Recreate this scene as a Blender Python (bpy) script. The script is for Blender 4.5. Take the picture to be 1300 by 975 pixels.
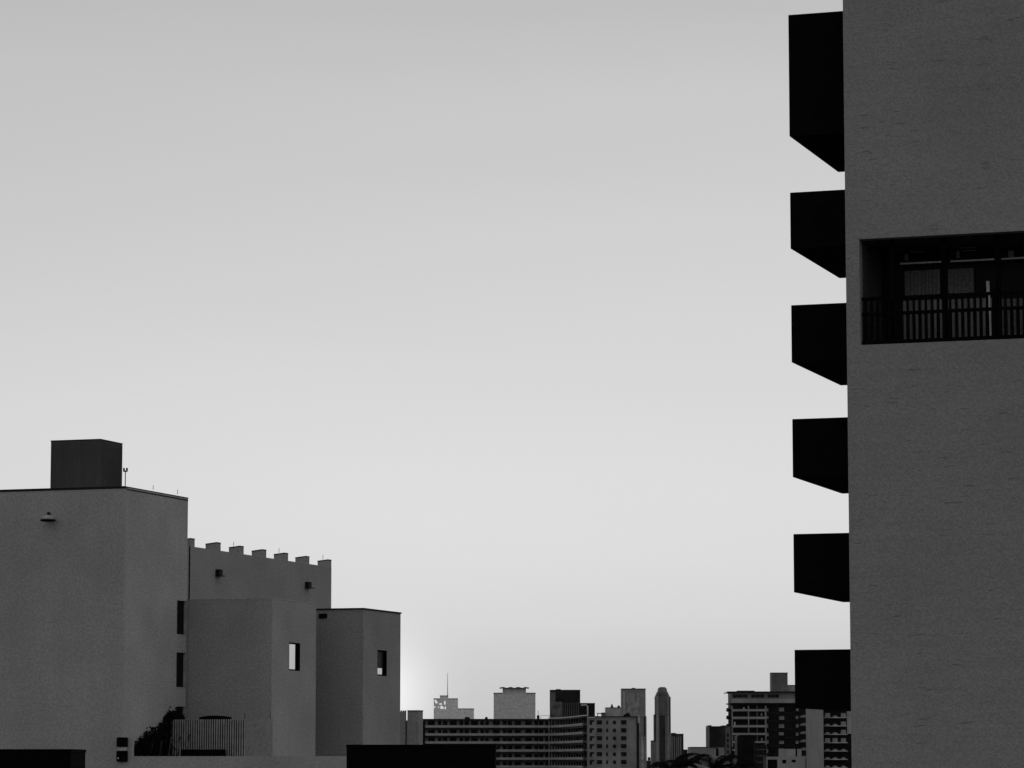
import bpy, bmesh, math, random
from mathutils import Vector
random.seed(7)
S = bpy.context.scene
for o in list(bpy.data.objects): bpy.data.objects.remove(o)
COL = S.collection
# ------------------------------------------------------------------ camera
F = 4180.0; CX, CY = 650.0, 487.5; HOR = 968.0; CAMZ = 21.0
TH = math.atan((HOR - CY) / F)
cam = bpy.data.cameras.new('camera'); camo = bpy.data.objects.new('camera', cam); COL.objects.link(camo)
cam.sensor_width = 36; cam.lens = 36 * F / 1300; cam.clip_start = .5; cam.clip_end = 60000
camo.location = (0, 0, CAMZ); camo.rotation_euler = (math.radians(90) + TH, 0, 0)
S.camera = camo
# ------------------------------------------------------------------ sky and sun
SUN_AZ, SUN_EL = -2.4, 1.1          # degrees, azimuth clockwise from +Y
SKY_STRENGTH = 0.1
w = bpy.data.worlds.new('World'); S.world = w; w.use_nodes = True
N = w.node_tree.nodes; L = w.node_tree.links; N.clear()
out = N.new('ShaderNodeOutputWorld'); bg = N.new('ShaderNodeBackground'); bg.inputs[1].default_value = SKY_STRENGTH
sky = N.new('ShaderNodeTexSky'); sky.sky_type = 'NISHITA'; sky.sun_disc = False
sky.sun_elevation = math.radians(SUN_EL); sky.sun_rotation = math.radians(SUN_AZ)
sky.air_density = 1.0; sky.dust_density = 2.0
bw = N.new('ShaderNodeRGBToBW'); L.new(sky.outputs[0], bw.inputs[0])
pw = N.new('ShaderNodeMath'); pw.operation = 'POWER'; pw.inputs[1].default_value = 0.06; L.new(bw.outputs[0], pw.inputs[0])
tc = N.new('ShaderNodeTexCoord'); sx = N.new('ShaderNodeSeparateXYZ'); L.new(tc.outputs['Generated'], sx.inputs[0])
mr = N.new('ShaderNodeMapRange'); mr.inputs[1].default_value = -0.02; mr.inputs[2].default_value = 0.38; L.new(sx.outputs[2], mr.inputs[0])
rp = N.new('ShaderNodeValToRGB'); L.new(mr.outputs[0], rp.inputs[0]); rp.color_ramp.interpolation = 'B_SPLINE'
def elev(y): return (math.sin(math.atan((HOR - y) / F)) + .02) / .40
stops = [(elev(975), .60), (elev(880), .61), (elev(790), .70), (elev(640), .775), (elev(500), .735), (elev(300), .675), (elev(120), .632), (elev(0), .58), (1.0, .50)]
cr = rp.color_ramp
cr.elements[0].position = stops[0][0]; cr.elements[0].color = (stops[0][1],) * 3 + (1,)
cr.elements[1].position = stops[-1][0]; cr.elements[1].color = (stops[-1][1],) * 3 + (1,)
for p_, v_ in stops[1:-1]:
    e = cr.elements.new(p_); e.color = (v_, v_, v_, 1)
mp = N.new('ShaderNodeMapping'); mp.inputs['Scale'].default_value = (3, 3, 26); L.new(tc.outputs['Generated'], mp.inputs[0])
cn = N.new('ShaderNodeTexNoise'); cn.inputs['Scale'].default_value = 1.0; cn.inputs['Detail'].default_value = 3; L.new(mp.outputs[0], cn.inputs[0])
cm = N.new('ShaderNodeMapRange'); cm.inputs[3].default_value = .965; cm.inputs[4].default_value = 1.035; L.new(cn.outputs[0], cm.inputs[0])
m1 = N.new('ShaderNodeMath'); m1.operation = 'MULTIPLY'; L.new(rp.outputs[0], m1.inputs[0]); L.new(cm.outputs[0], m1.inputs[1])
az = N.new('ShaderNodeMapRange'); az.inputs[1].default_value = -.16; az.inputs[2].default_value = .14; az.inputs[3].default_value = .985; az.inputs[4].default_value = 1.05; L.new(sx.outputs[0], az.inputs[0])
mz = N.new('ShaderNodeMath'); mz.operation = 'MULTIPLY'; L.new(m1.outputs[0], mz.inputs[0]); L.new(az.outputs[0], mz.inputs[1]); m1 = mz
m2 = N.new('ShaderNodeMath'); m2.operation = 'MULTIPLY'; L.new(m1.outputs[0], m2.inputs[0]); L.new(pw.outputs[0], m2.inputs[1])
SKYK = 8.25
m3 = N.new('ShaderNodeMath'); m3.operation = 'MULTIPLY'; L.new(m2.outputs[0], m3.inputs[0]); m3.inputs[1].default_value = SKYK
sa, se = math.radians(SUN_AZ), math.radians(SUN_EL)
sd = Vector((math.sin(sa) * math.cos(se), math.cos(sa) * math.cos(se), math.sin(se)))
nv = N.new('ShaderNodeVectorMath'); nv.operation = 'NORMALIZE'; L.new(tc.outputs['Generated'], nv.inputs[0])
dt = N.new('ShaderNodeVectorMath'); dt.operation = 'DISTANCE'; L.new(nv.outputs[0], dt.inputs[0]); dt.inputs[1].default_value = sd
def glow(width, amp):                      # aureole round the sun
    a = N.new('ShaderNodeMath'); a.operation = 'DIVIDE'; L.new(dt.outputs['Value'], a.inputs[0]); a.inputs[1].default_value = math.radians(width)
    b = N.new('ShaderNodeMath'); b.operation = 'POWER'; L.new(a.outputs[0], b.inputs[0]); b.inputs[1].default_value = 2
    c = N.new('ShaderNodeMath'); c.operation = 'MULTIPLY'; L.new(b.outputs[0], c.inputs[0]); c.inputs[1].default_value = -1
    d = N.new('ShaderNodeMath'); d.operation = 'EXPONENT'; L.new(c.outputs[0], d.inputs[0])
    e = N.new('ShaderNodeMath'); e.operation = 'MULTIPLY'; L.new(d.outputs[0], e.inputs[0]); e.inputs[1].default_value = amp; return e
g1, g2 = glow(.9, 4.0), glow(4.0, .25)
ga = N.new('ShaderNodeMath'); ga.operation = 'ADD'; L.new(g1.outputs[0], ga.inputs[0]); L.new(g2.outputs[0], ga.inputs[1])
gb = N.new('ShaderNodeMath'); gb.operation = 'ADD'; L.new(ga.outputs[0], gb.inputs[0]); L.new(m3.outputs[0], gb.inputs[1])
L.new(gb.outputs[0], bg.inputs[0]); L.new(bg.outputs[0], out.inputs[0])
sl = bpy.data.lights.new('sun', 'SUN'); sl.energy = 1.0; sl.angle = math.radians(.5); sl.color = (1, 1, 1)
so = bpy.data.objects.new('sun', sl); COL.objects.link(so)
sa, se = math.radians(SUN_AZ), math.radians(SUN_EL)
sd = Vector((math.sin(sa) * math.cos(se), math.cos(sa) * math.cos(se), math.sin(se)))
so.rotation_euler = sd.to_track_quat('Z', 'Y').to_euler(); so.location = (0, -20, 80)
S.view_settings.view_transform = 'Standard'; S.view_settings.look = 'None'
S.view_settings.exposure = 0; S.view_settings.gamma = 1

# ------------------------------------------------------------------ materials (the photograph is monochrome)
def stucco(name, base, amt=.10, bump=.25, fine=9.0, streak=.0, crack=.0, rough=.92):
    m = bpy.data.materials.new(name); m.use_nodes = True
    n = m.node_tree.nodes; l = m.node_tree.links; b = n['Principled BSDF']
    b.inputs['Roughness'].default_value = rough; b.inputs['Specular IOR Level'].default_value = .15
    t = n.new('ShaderNodeTexCoord'); co = t.outputs['Object']
    def noise(scale, detail, src=None, sc=None):
        x = n.new('ShaderNodeTexNoise'); x.inputs['Scale'].default_value = scale; x.inputs['Detail'].default_value = detail
        s = co
        if sc:
            q = n.new('ShaderNodeMapping'); q.inputs['Scale'].default_value = sc; l.new(co, q.inputs[0]); s = q.outputs[0]
        l.new(s, x.inputs[0]); return x.outputs[0]
    def rng(src, a, c, f0=.3, f1=.7):
        x = n.new('ShaderNodeMapRange'); x.inputs[1].default_value = f0; x.inputs[2].default_value = f1
        x.inputs[3].default_value = a; x.inputs[4].default_value = c; l.new(src, x.inputs[0]); return x.outputs[0]
    def mul(a, c):
        x = n.new('ShaderNodeMath'); x.operation = 'MULTIPLY'; l.new(a, x.inputs[0])
        if isinstance(c, (int, float)): x.inputs[1].default_value = c
        else: l.new(c, x.inputs[1])
        return x.outputs[0]
    v = rng(noise(.22, 4), 1 - amt, 1 + amt)
    f = noise(fine, 6)
    v = mul(v, rng(f, 1 - amt * 1.5, 1 + amt * 1.5, .35, .65))
    if streak:
        v = mul(v, rng(noise(1.0, 4, sc=(2.2, 2.2, .12)), 1 - streak, 1 + streak * .4, .35, .62))
    hsrc = f
    if crack:
        c1 = noise(1.0, 8, sc=(1.6, 1.6, 9.0))
        v = mul(v, rng(c1, 1 - crack, 1.0, .25, .36))
        c2 = noise(1.0, 10, sc=(.5, .5, 3.2))
        # hairline: |noise-.5| small
        s1 = n.new('ShaderNodeMath'); s1.operation = 'SUBTRACT'; l.new(c2, s1.inputs[0]); s1.inputs[1].default_value = .43
        s2 = n.new('ShaderNodeMath'); s2.operation = 'ABSOLUTE'; l.new(s1.outputs[0], s2.inputs[0])
        v = mul(v, rng(s2.outputs[0], 1 - crack * .6, 1.0, 0, .004))
        ad = n.new('ShaderNodeMath'); ad.operation = 'ADD'; l.new(f, ad.inputs[0]); l.new(rng(c1, -1, 0, .27, .36), ad.inputs[1]); hsrc = ad.outputs[0]
    if crack > .1:                                  # faint pour lines and broad horizontal float marks
        v = mul(v, rng(noise(1.0, 5, sc=(.35, .35, 4.5)), .955, 1.045))
        v = mul(v, rng(noise(.09, 3), .93, 1.07))
    v = mul(v, base)
    cb = n.new('ShaderNodeCombineColor'); [l.new(v, cb.inputs[i]) for i in range(3)]
    l.new(cb.outputs[0], b.inputs['Base Color'])
    if bump:
        bp = n.new('ShaderNodeBump'); bp.inputs['Strength'].default_value = bump; bp.inputs['Distance'].default_value = .03
        l.new(hsrc, bp.inputs['Height']); l.new(bp.outputs[0], b.inputs['Normal'])
    return m
def plain(name, base, rough=.8, spec=.2, var=.12, scale=3.0):
    m = stucco(name, base, var, 0, scale, rough=rough); m.node_tree.nodes['Principled BSDF'].inputs['Specular IOR Level'].default_value = spec
    return m
M_TOWER = stucco('tower_stucco', .240, .09, .6, 17, .0, .13)
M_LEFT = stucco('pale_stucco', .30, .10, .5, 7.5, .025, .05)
M_LEFTS = stucco('lit_side_stucco', .325, .11, .5, 7.5, .025, .05)  # same stucco lightened, side face's brighter light put into the colour
M_LEFT2 = stucco('stair_tower_stucco', .285, .11, .5, 7.5, .025, .06)
M_LEFT3 = stucco('end_tower_stucco', .235, .12, .5, 7.5, .025, .06)
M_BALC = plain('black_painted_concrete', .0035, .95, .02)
M_BLACK = plain('black_membrane', .004, .95, .02)
M_COPE = plain('dark_roof_flashing', .012, .7, .1)
M_PALEB = plain('pale_roof_band', .42)
M_GLASS = plain('dark_window_glass', .006, .35, .06)
M_METAL = plain('weathered_dark_metal', .02, .7, .1)
M_HOUSING = stucco('ribbed_dark_cladding', .085, .18, .2, 20, .10)
M_SLAT = plain('grey_painted_slat', .33)
M_PALE = plain('pale_painted_metal', .45)
M_WHITE = plain('white_painted_metal', .75)
M_CURT = stucco('grey_curtain', .28, .12, .1, 20, .35)
M_CURT2 = stucco('dim_grey_curtain', .19, .2, .1, 20, .3)
M_FLOOR = plain('shaded_loggia_plaster', .075, .95, .05, .3, 14)  # interior shade of the loggia put into a darker plaster colour
M_MIRROR = bpy.data.materials.new('mirrored_glazing'); M_MIRROR.use_nodes = True
_b = M_MIRROR.node_tree.nodes['Principled BSDF']; _b.inputs['Base Color'].default_value = (.78, .78, .78, 1); _b.inputs['Metallic'].default_value = 1; _b.inputs['Roughness'].default_value = .04
M_GROUND = plain('asphalt_and_roofs', .06)
M_FOL = plain('dark_foliage', .006, .95, .02)
M_TRUNK = plain('palm_bark', .05)
M_F = {}
def fm(v, var=.10):
    k = round(v, 3); dark = v < .04; v = v * (1.5 if v > .05 else .45)
    if k not in M_F: M_F[k] = stucco('far_concrete_%d' % round(v * 1000), v, var, 0, .25, .08)
    if k < .04: M_F[k].node_tree.nodes['Principled BSDF'].inputs['Specular IOR Level'].default_value = .01
    return M_F[k]

# ------------------------------------------------------------------ geometry helpers
A = math.radians(18.8); CA, SA = math.cos(A), math.sin(A)
def ray(px, py):
    dx, dy = (px - CX) / F, (CY - py) / F
    return dx, math.cos(TH) - dy * math.sin(TH), math.sin(TH) + dy * math.cos(TH)
def rayuv(px, py):
    x, y, z = ray(px, py); return x * CA - y * SA, x * SA + y * CA, z       # v, u, z
def onU(px, py, u0):
    v, u, z = rayuv(px, py); t = u0 / u; return v * t, z * t + CAMZ           # v, z
def onV(px, py, v0):
    v, u, z = rayuv(px, py); t = v0 / v; return u * t, z * t + CAMZ           # u, z
def onY(px, py, D):
    x, y, z = ray(px, py); t = D / y; return x * t, z * t + CAMZ
class MB:
    def __init__(s): s.v = []; s.f = []
    def add(s, vs, fs):
        k = len(s.v); s.v += [tuple(p) for p in vs]; s.f += [tuple(i + k for i in f) for f in fs]; return s
    def box(s, x0, x1, y0, y1, z0, z1):
        if x0 > x1: x0, x1 = x1, x0
        if y0 > y1: y0, y1 = y1, y0
        if z0 > z1: z0, z1 = z1, z0
        return s.add([(x0,y0,z0),(x1,y0,z0),(x1,y1,z0),(x0,y1,z0),(x0,y0,z1),(x1,y0,z1),(x1,y1,z1),(x0,y1,z1)],
              [(0,3,2,1),(4,5,6,7),(0,1,5,4),(1,2,6,5),(2,3,7,6),(3,0,4,7)])
    def prism(s, pts, z0, z1):                      # pts counter-clockwise footprint
        n = len(pts)
        return s.add([(x,y,z0) for x,y in pts] + [(x,y,z1) for x,y in pts],
              [tuple(range(n))[::-1], tuple(range(n, 2*n))] + [(i, (i+1)%n, n+(i+1)%n, n+i) for i in range(n)])
    def tube(s, pts, r, n=8, r1=None):
        r1 = r if r1 is None else r1; k = len(pts); vs = []; fs = []
        for i, p in enumerate(pts):
            p = Vector(p); d = (Vector(pts[min(i+1,k-1)]) - Vector(pts[max(i-1,0)])).normalized()
            a = d.orthogonal().normalized() if abs(d.z) > .9 else d.cross(Vector((0,0,1))).normalized(); b = d.cross(a)
            rr = r + (r1 - r) * i / max(1, k-1)
            for j in range(n):
                q = p + (a * math.cos(j*2*math.pi/n) + b * math.sin(j*2*math.pi/n)) * rr; vs.append(tuple(q))
        for i in range(k-1):
            for j in range(n): fs.append((i*n+j, i*n+(j+1)%n, (i+1)*n+(j+1)%n, (i+1)*n+j))
        fs.append(tuple(range(n))[::-1]); fs.append(tuple(range((k-1)*n, k*n)))
        return s.add(vs, fs)
    def lathe(s, c, prof, n=20):                    # prof: (r, z)
        vs = []; fs = []
        for r, z in prof:
            for j in range(n): a = j*2*math.pi/n; vs.append((c[0]+r*math.cos(a), c[1]+r*math.sin(a), c[2]+z))
        for i in range(len(prof)-1):
            for j in range(n): fs.append((i*n+j, i*n+(j+1)%n, (i+1)*n+(j+1)%n, (i+1)*n+j))
        fs.append(tuple(range(n))[::-1]); fs.append(tuple(range((len(prof)-1)*n, len(prof)*n)))
        return s.add(vs, fs)
    def wall(s, axis, p0, p1, a0, a1, z0, z1, holes):
        """slab with real openings. axis 'u': plane of constant y (front p0, back p1), running in x; axis 'v': the reverse."""
        As = sorted({a0, a1} | {h[i] for h in holes for i in (0, 1)}); Zs = sorted({z0, z1} | {h[i] for h in holes for i in (2, 3)})
        As = [a for a in As if a0 <= a <= a1]; Zs = [z for z in Zs if z0 <= z <= z1]
        def solid(i, j):
            if i < 0 or j < 0 or i >= len(As)-1 or j >= len(Zs)-1: return False
            a, z = (As[i]+As[i+1])/2, (Zs[j]+Zs[j+1])/2
            return not any(h[0] < a < h[1] and h[2] < z < h[3] for h in holes)
        def P(a, p, z): return (a, p, z) if axis == 'u' else (p, a, z)
        idx = {}
        def V(a, p, z):
            k = (round(a,5), round(p,5), round(z,5))
            if k not in idx: idx[k] = len(s.v); s.v.append(P(a, p, z))
            return idx[k]
        for i in range(len(As)-1):
            for j in range(len(Zs)-1):
                if not solid(i, j): continue
                a, b, c, d = As[i], As[i+1], Zs[j], Zs[j+1]
                s.f.append((V(a,p0,c), V(b,p0,c), V(b,p0,d), V(a,p0,d))); s.f.append((V(a,p1,c), V(a,p1,d), V(b,p1,d), V(b,p1,c)))
                if not solid(i-1,j): s.f.append((V(a,p0,c), V(a,p0,d), V(a,p1,d), V(a,p1,c)))
                if not solid(i+1,j): s.f.append((V(b,p0,c), V(b,p1,c), V(b,p1,d), V(b,p0,d)))
                if not solid(i,j-1): s.f.append((V(a,p0,c), V(a,p1,c), V(b,p1,c), V(b,p0,c)))
                if not solid(i,j+1): s.f.append((V(a,p0,d), V(b,p0,d), V(b,p1,d), V(a,p1,d)))
        return s
ORG = {}
def root(name, label, cat, org, grid=False, group=None):
    """Empty at the thing's base; org in grid (v,u,z) or world coordinates"""
    o = bpy.data.objects.new(name, None); COL.objects.link(o)
    if grid:
        v, u, z = org; o.location = (v*CA + u*SA, -v*SA + u*CA, z); o.rotation_euler = (0, 0, -A)
    else: o.location = org
    o.empty_display_size = .5
    o['label'] = label; o['category'] = cat
    if group: o['group'] = group
    ORG[o] = Vector(org); return o
def mesh(name, mb, mat):
    me = bpy.data.meshes.new(name); vs = [Vector(v) for v in mb.v]
    c = Vector(((min(v.x for v in vs)+max(v.x for v in vs))/2, (min(v.y for v in vs)+max(v.y for v in vs))/2, min(v.z for v in vs)))
    me.from_pydata([tuple(v - c) for v in vs], [], mb.f); me.materials.append(mat)
    b = bmesh.new(); b.from_mesh(me); bmesh.ops.recalc_face_normals(b, faces=b.faces); b.to_mesh(me); b.free()
    return me, c
def part(name, mb, mat, parent, smooth=False):
    me, c = mesh(name, mb, mat); o = bpy.data.objects.new(name, me); COL.objects.link(o)
    o.parent = parent; o.location = c - ORG[parent]; ORG[o] = c
    if smooth: [setattr(p, 'use_smooth', True) for p in me.polygons]
    return o
def repeat(src, delta, parent=None):
    o = src.copy(); COL.objects.link(o); o.location = src.location + Vector(delta); ORG[o] = ORG[src] + Vector(delta)
    if parent: o.parent = parent; o.location = ORG[o] - ORG[parent]
    return o
def single(name, mb, mat, label, cat, grid=False, group=None, kind=None):
    me, c = mesh(name, mb, mat); o = bpy.data.objects.new(name, me); COL.objects.link(o)
    if grid: o.location = (c.x*CA + c.y*SA, -c.x*SA + c.y*CA, c.z); o.rotation_euler = (0,0,-A)
    else: o.location = c
    if kind: o['kind'] = kind
    if kind != 'structure': o['label'] = label; o['category'] = cat
    if group: o['group'] = group
    return o

# ------------------------------------------------------------------ setting
g = MB().box(-14000, 14000, -14000, 14000, -.5, 0)
single('ground', g, M_GROUND, '', '', kind='structure')
HAZE = 0.5e-5
hm = bpy.data.materials.new('haze_air'); hm.use_nodes = True; hn = hm.node_tree.nodes; hn.clear()
ho = hn.new('ShaderNodeOutputMaterial'); pv = hn.new('ShaderNodeVolumePrincipled')
pv.inputs['Color'].default_value = (.9, .9, .9, 1); pv.inputs['Density'].default_value = HAZE; pv.inputs['Anisotropy'].default_value = .2
hm.node_tree.links.new(pv.outputs[0], ho.inputs['Volume'])
hz = single('haze', MB().box(-14200, 14200, -14200, 14200, -1.5, 215), hm, 'pale even haze over the whole city', 'haze', kind='stuff')

# ================================================================== RIGHT TOWER
uR = 82.0
vE = onU(1075.5, 480, uR)[0]
zT = CAMZ + 26
rt = root('apartment_tower', 'tall grey stucco apartment tower at the right with black balconies down its side', 'building', (vE + 8, uR + 8, 0), True)
hx0 = onU(1091.5, 370, uR)[0]; hx1 = hx0 + 11.0
hz1 = onU(1091.5, 303.6, uR)[1]; hz0 = onU(1094.5, 438, uR)[1]
vR1 = vE + 18
part('wall', MB().wall('u', uR, uR + .32, vE, vR1, 0, zT, [(hx0, hx1, hz0, hz1)]), M_TOWER, rt)
DR = 2.2
sh = MB()
doors = []
balY = [(20, 173), (245.5, 315.7), (388.5, 460), (533, 605.7), (679, 752), (826, 899)]
ub = uR + .38
side = MB()
holes = []
bz = []
for yt, yb in balY:
    px = 1000 + 10 * (yt + yb) / 2 / 900
    z1 = onU(px, yt, ub)[1]; z0 = onU(px, yb, ub)[1]; bz.append((z0, z1))
for k, (z0, z1) in enumerate(bz): holes.append((ub + 1.0, ub + 3.6, z0 + .16, z0 + 2.3))
side.wall('v', vE, vE + .3, uR + .322, uR + 16, 0, zT, holes)
part('side_wall', side, M_TOWER, rt)
part('roof', MB().box(vE + .302, vR1 - .3, uR + .322, uR + 15.7, zT - .6, zT - .3), M_COPE, rt)
part('back_wall', MB().box(vE + .302, vR1, uR + 15.7, uR + 16, 0, zT), M_TOWER, rt)
part('side_wall', MB().box(vR1 - .3, vR1, uR + .322, uR + 15.698, 0, zT), M_TOWER, rt)
for h in holes:
    part('balcony_door', MB().box(vE + .16, vE + .2, h[0] + .003, h[1] - .003, h[2] + .003, h[3] - .003), M_GLASS, rt)
# balconies: slab + three solid parapets
vo = onU(1005.2, 470, ub)[0]; BL = 5.55
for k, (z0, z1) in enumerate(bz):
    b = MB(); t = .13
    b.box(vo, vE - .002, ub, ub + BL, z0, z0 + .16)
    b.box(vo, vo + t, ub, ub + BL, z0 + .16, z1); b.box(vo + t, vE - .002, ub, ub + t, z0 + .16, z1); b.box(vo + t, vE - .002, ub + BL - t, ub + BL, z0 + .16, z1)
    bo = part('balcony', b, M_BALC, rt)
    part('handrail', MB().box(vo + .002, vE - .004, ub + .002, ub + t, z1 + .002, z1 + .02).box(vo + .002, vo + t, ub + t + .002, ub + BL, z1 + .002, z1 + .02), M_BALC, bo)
    if k == 0: bo['label'] = 'double height black balcony nearest the top'
# loggia interior
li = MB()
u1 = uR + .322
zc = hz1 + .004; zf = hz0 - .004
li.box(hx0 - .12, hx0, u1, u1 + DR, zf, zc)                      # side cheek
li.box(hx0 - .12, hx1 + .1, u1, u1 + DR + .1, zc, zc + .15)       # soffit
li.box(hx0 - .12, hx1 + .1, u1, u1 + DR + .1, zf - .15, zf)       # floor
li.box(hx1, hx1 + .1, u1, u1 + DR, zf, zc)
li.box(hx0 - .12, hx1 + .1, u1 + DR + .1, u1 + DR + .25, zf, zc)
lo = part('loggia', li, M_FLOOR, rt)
ug = u1 + DR          # glazing plane
# glazed wall: posts, transom light lines, curtains
def vx(px, u, y=380): return onU(px, y, u)[0]
def zy(px, y, u): return onU(px, y, u)[1]
part('window_glass', MB().box(hx0 + .02, hx1 - .02, ug + .05, ug + .07, zf + .05, zc - .02), M_GLASS, rt)
post = MB()
for px in (1133.5, 1199.5, 1268):
    x = vx(px, uR + .45); post.box(x - .055, x + .055, uR + .35, uR + .47, hz0 + .005, hz1 - .005)
x = vx(1268, uR + .45)
for k in range(1, 7):
    if x + 1.33 * k < hx1 - .2: post.box(x + 1.33*k - .055, x + 1.33*k + .055, uR + .35, uR + .47, hz0 + .005, hz1 - .005)
part('post', post, M_BALC, rt)
for a, b in ((1143, 1195.5), (1207, 1263), (1272, 1330)):
    z = zy((a+b)/2, 333.5 - ((a+b)/2 - 1170) * .048, ug - .3)
    r = part('curtain_rail', MB().box(vx(a, ug - .3), vx(b, ug - .3), ug - .31, ug - .27, z - .02, z + .018), M_WHITE, rt)
for a, b, c in ((1149, 1153.5, 326), (1215, 1219, 322.5), (1281, 1288, 322)):
    part('lamp_bracket', MB().box(vx(a, ug - .3), vx(b, ug-.3), ug - .3, ug - .26, zy(a, c + 5, ug - .3), zy(a, c - 4, ug - .3)), M_CURT2, rt)
for a, b, c in ((1157, 1174.5, 320), (1222, 1240, 318.5), (1219, 1240, 315), (1288, 1300, 327)):
    z = zy(a, c, ug - .3)
    part('window_frame', MB().box(vx(a, ug - .3), vx(b, ug - .3), ug - .3, ug - .27, z - .012, z + .012), M_CURT, rt)
def curtain(a, b, y0, y1, mat, u=ug - .06):
    m = MB(); x0, x1 = vx(a, u), vx(b, u); z0, z1 = zy((a+b)/2, y1, u), zy((a+b)/2, y0, u); n = max(4, int((x1-x0)/.03))
    vs = []; fs = []
    for i in range(n+1):
        x = x0 + (x1-x0)*i/n; yy = u + .02*math.sin(i*1.9)
        vs += [(x, yy, z0), (x, yy, z1), (x, yy+.012, z1), (x, yy+.012, z0)]
    for i in range(n):
        for j in range(4): fs.append((i*4+j, i*4+(j+1)%4, i*4+4+(j+1)%4, i*4+4+j))
    fs += [(0,1,2,3), (n*4+3, n*4+2, n*4+1, n*4)]
    m.add(vs, fs); part('curtain', m, mat, rt)
curtain(1149, 1193.5, 343, 376, M_CURT2); curtain(1204, 1237, 341, 373, M_CURT2)
curtain(1144, 1197, 381, 434, M_CURT); curtain(1204, 1262, 379, 431, M_CURT); curtain(1272, 1345, 378, 430, M_CURT2)
x = vx(1255.5, ug - .5); part('pole', MB().tube([(x + .03, ug - .5, zy(1256, 432, ug-.5)), (x, ug - .5, zy(1256, 357, ug-.5))], .022), M_WHITE, rt)
part('pole', MB().tube([(x - .02, ug - .52, zy(1256, 371, ug-.5)), (x - .03, ug - .52, zy(1256, 357, ug-.5))], .035), M_WHITE, rt)
rl = MB(); ur = uR + .2
z_top = zy(1094, 378, ur); z_mid = zy(1094, 397.5, ur); z_mid2 = zy(1094, 384.5, ur); z_bot = hz0 + .004
for z, h in ((z_top, .085), (z_mid, .085), (z_bot + .12, .10)): rl.box(hx0 + .004, hx1 - .004, ur - .03, ur + .03, z - h, z)
x = hx0 + .10
while x < hx1 - .05:
    rl.box(x - .042, x + .042, ur - .02, ur + .02, z_bot + .12, z_mid - .085)
    rl.box(x - .030, x + .030, ur - .02, ur + .02, z_mid, z_top - .085)
    x += .157
part('railing', rl, M_BALC, rt)

# ================================================================== LEFT BUILDING
uA = 185.0
vA, zA = onU(158, 617, uA)
vB = vA - .7
lb = root('apartment_building', 'stepped grey stucco building at the left with a notched battlement wall and two lower towers', 'building', (vA, uA, 0), True)
uA2 = onV(238, 700, vA)[0]; zA -= .22
vA0 = onU(-160, 640, uA)[0]
def V_z(px, py, v): return onV(px, py, v)[1]
def V_u(px, v, py=850): return onV(px, py, v)[0]
wins = [(762.5, 806.5), (828.5, 873.5), (897, 941)]
hol = [(V_u(223.3, vA), V_u(236.6, vA), V_z(230, b, vA), V_z(230, a, vA)) for a, b in wins]
part('front_block', MB().wall('u', uA, uA + .3, vA0, vA, 0, zA, []), M_LEFT, lb)
part('front_block_side', MB().wall('v', vA, vA - .3, uA + .302, uA2, 0, zA, hol), M_LEFTS, lb)
part('front_block_back', MB().box(vA0, vA - .302, uA2 - .3, uA2, 0, zA), M_LEFT, lb)
part('roof', MB().box(vA0, vA - .302, uA + .302, uA2 - .302, zA - .8, zA - .5), M_COPE, lb)
for h in hol:
    wd = part('window', MB().box(vA - .24, vA - .20, h[0] + .003, h[1] - .003, h[2] + .003, h[3] - .003), M_GLASS, lb)
    fr = MB(); e = .05
    fr.box(vA - .2, vA + .015, h[0] + .003, h[0] + e, h[2] + .003, h[3] - .003); fr.box(vA - .2, vA + .015, h[1] - e, h[1] - .003, h[2] + .003, h[3] - .003)
    fr.box(vA - .2, vA + .015, h[0] + e, h[1] - e, h[2] + .003, h[2] + e)
    part('frame', fr, M_SLAT, wd)
def coping(v0, v1, u0, u1, z, th=.10, ov=.06, name='coping', par=None, mat=None):
    m = MB(); w_ = .36
    m.box(v0 - ov, v1 + ov, u0 - ov, u0 + w_, z + .002, z + th)
    m.box(v1 - w_, v1 + ov, u0 + w_ + .002, u1 + ov, z + .002, z + th)
    m.box(v0 - ov, v1 - w_ - .002, u1 - w_, u1 + ov, z + .002, z + th)
    return part(name, m, mat or M_COPE, par or lb)
m = MB(); o_ = .012
m.box(vA0, vA + o_, uA - o_, uA + .35, zA + .06, zA + .22)
part('coping', m, M_COPE, lb)
m = MB().box(vA - .35, vA + o_, uA + .352, uA2, zA + .002, zA + .075); m.box(vA - .35, vA + o_ + .01, uA + .352, uA2, zA + .17, zA + .22)
part('coping', m, M_COPE, lb)
part('roof_band', MB().box(vA - .35, vA + o_, uA + .352, uA2, zA + .077, zA + .168).box(vA0, vA + o_, uA - o_, uA + .35, zA + .002, zA + .058), M_LEFT, lb)
# roof housing (ribbed box with its nearest corner at x=127)
uH = 188.2; vH, _ = onU(127, 590, uH); vH0 = onU(64.3, 590, uH)[0]; zH = onU(127, 558.3, uH)[1]; uH2 = onV(155, 590, vH)[0]
hb = MB().box(vH0, vH, uH, uH2, zA - .498, zH)
hs = part('roof_housing', hb, M_HOUSING, lb)
rb = MB(); n = 26
for i in range(n):
    x = vH0 + (vH - vH0) * (i + .5) / n; rb.box(x - .025, x + .025, uH - .035, uH - .002, zA + .3, zH - .08)
for i in range(22):
    y = uH + (uH2 - uH) * (i + .5) / 22; rb.box(vH + .002, vH + .035, y - .025, y + .025, zA + .3, zH - .08)
part('rib', rb, M_HOUSING, hs)
part('lid', MB().box(vH0 - .02, vH + .04, uH - .04, uH2 + .0, zH + .002, zH + .06), M_COPE, hs)
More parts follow.
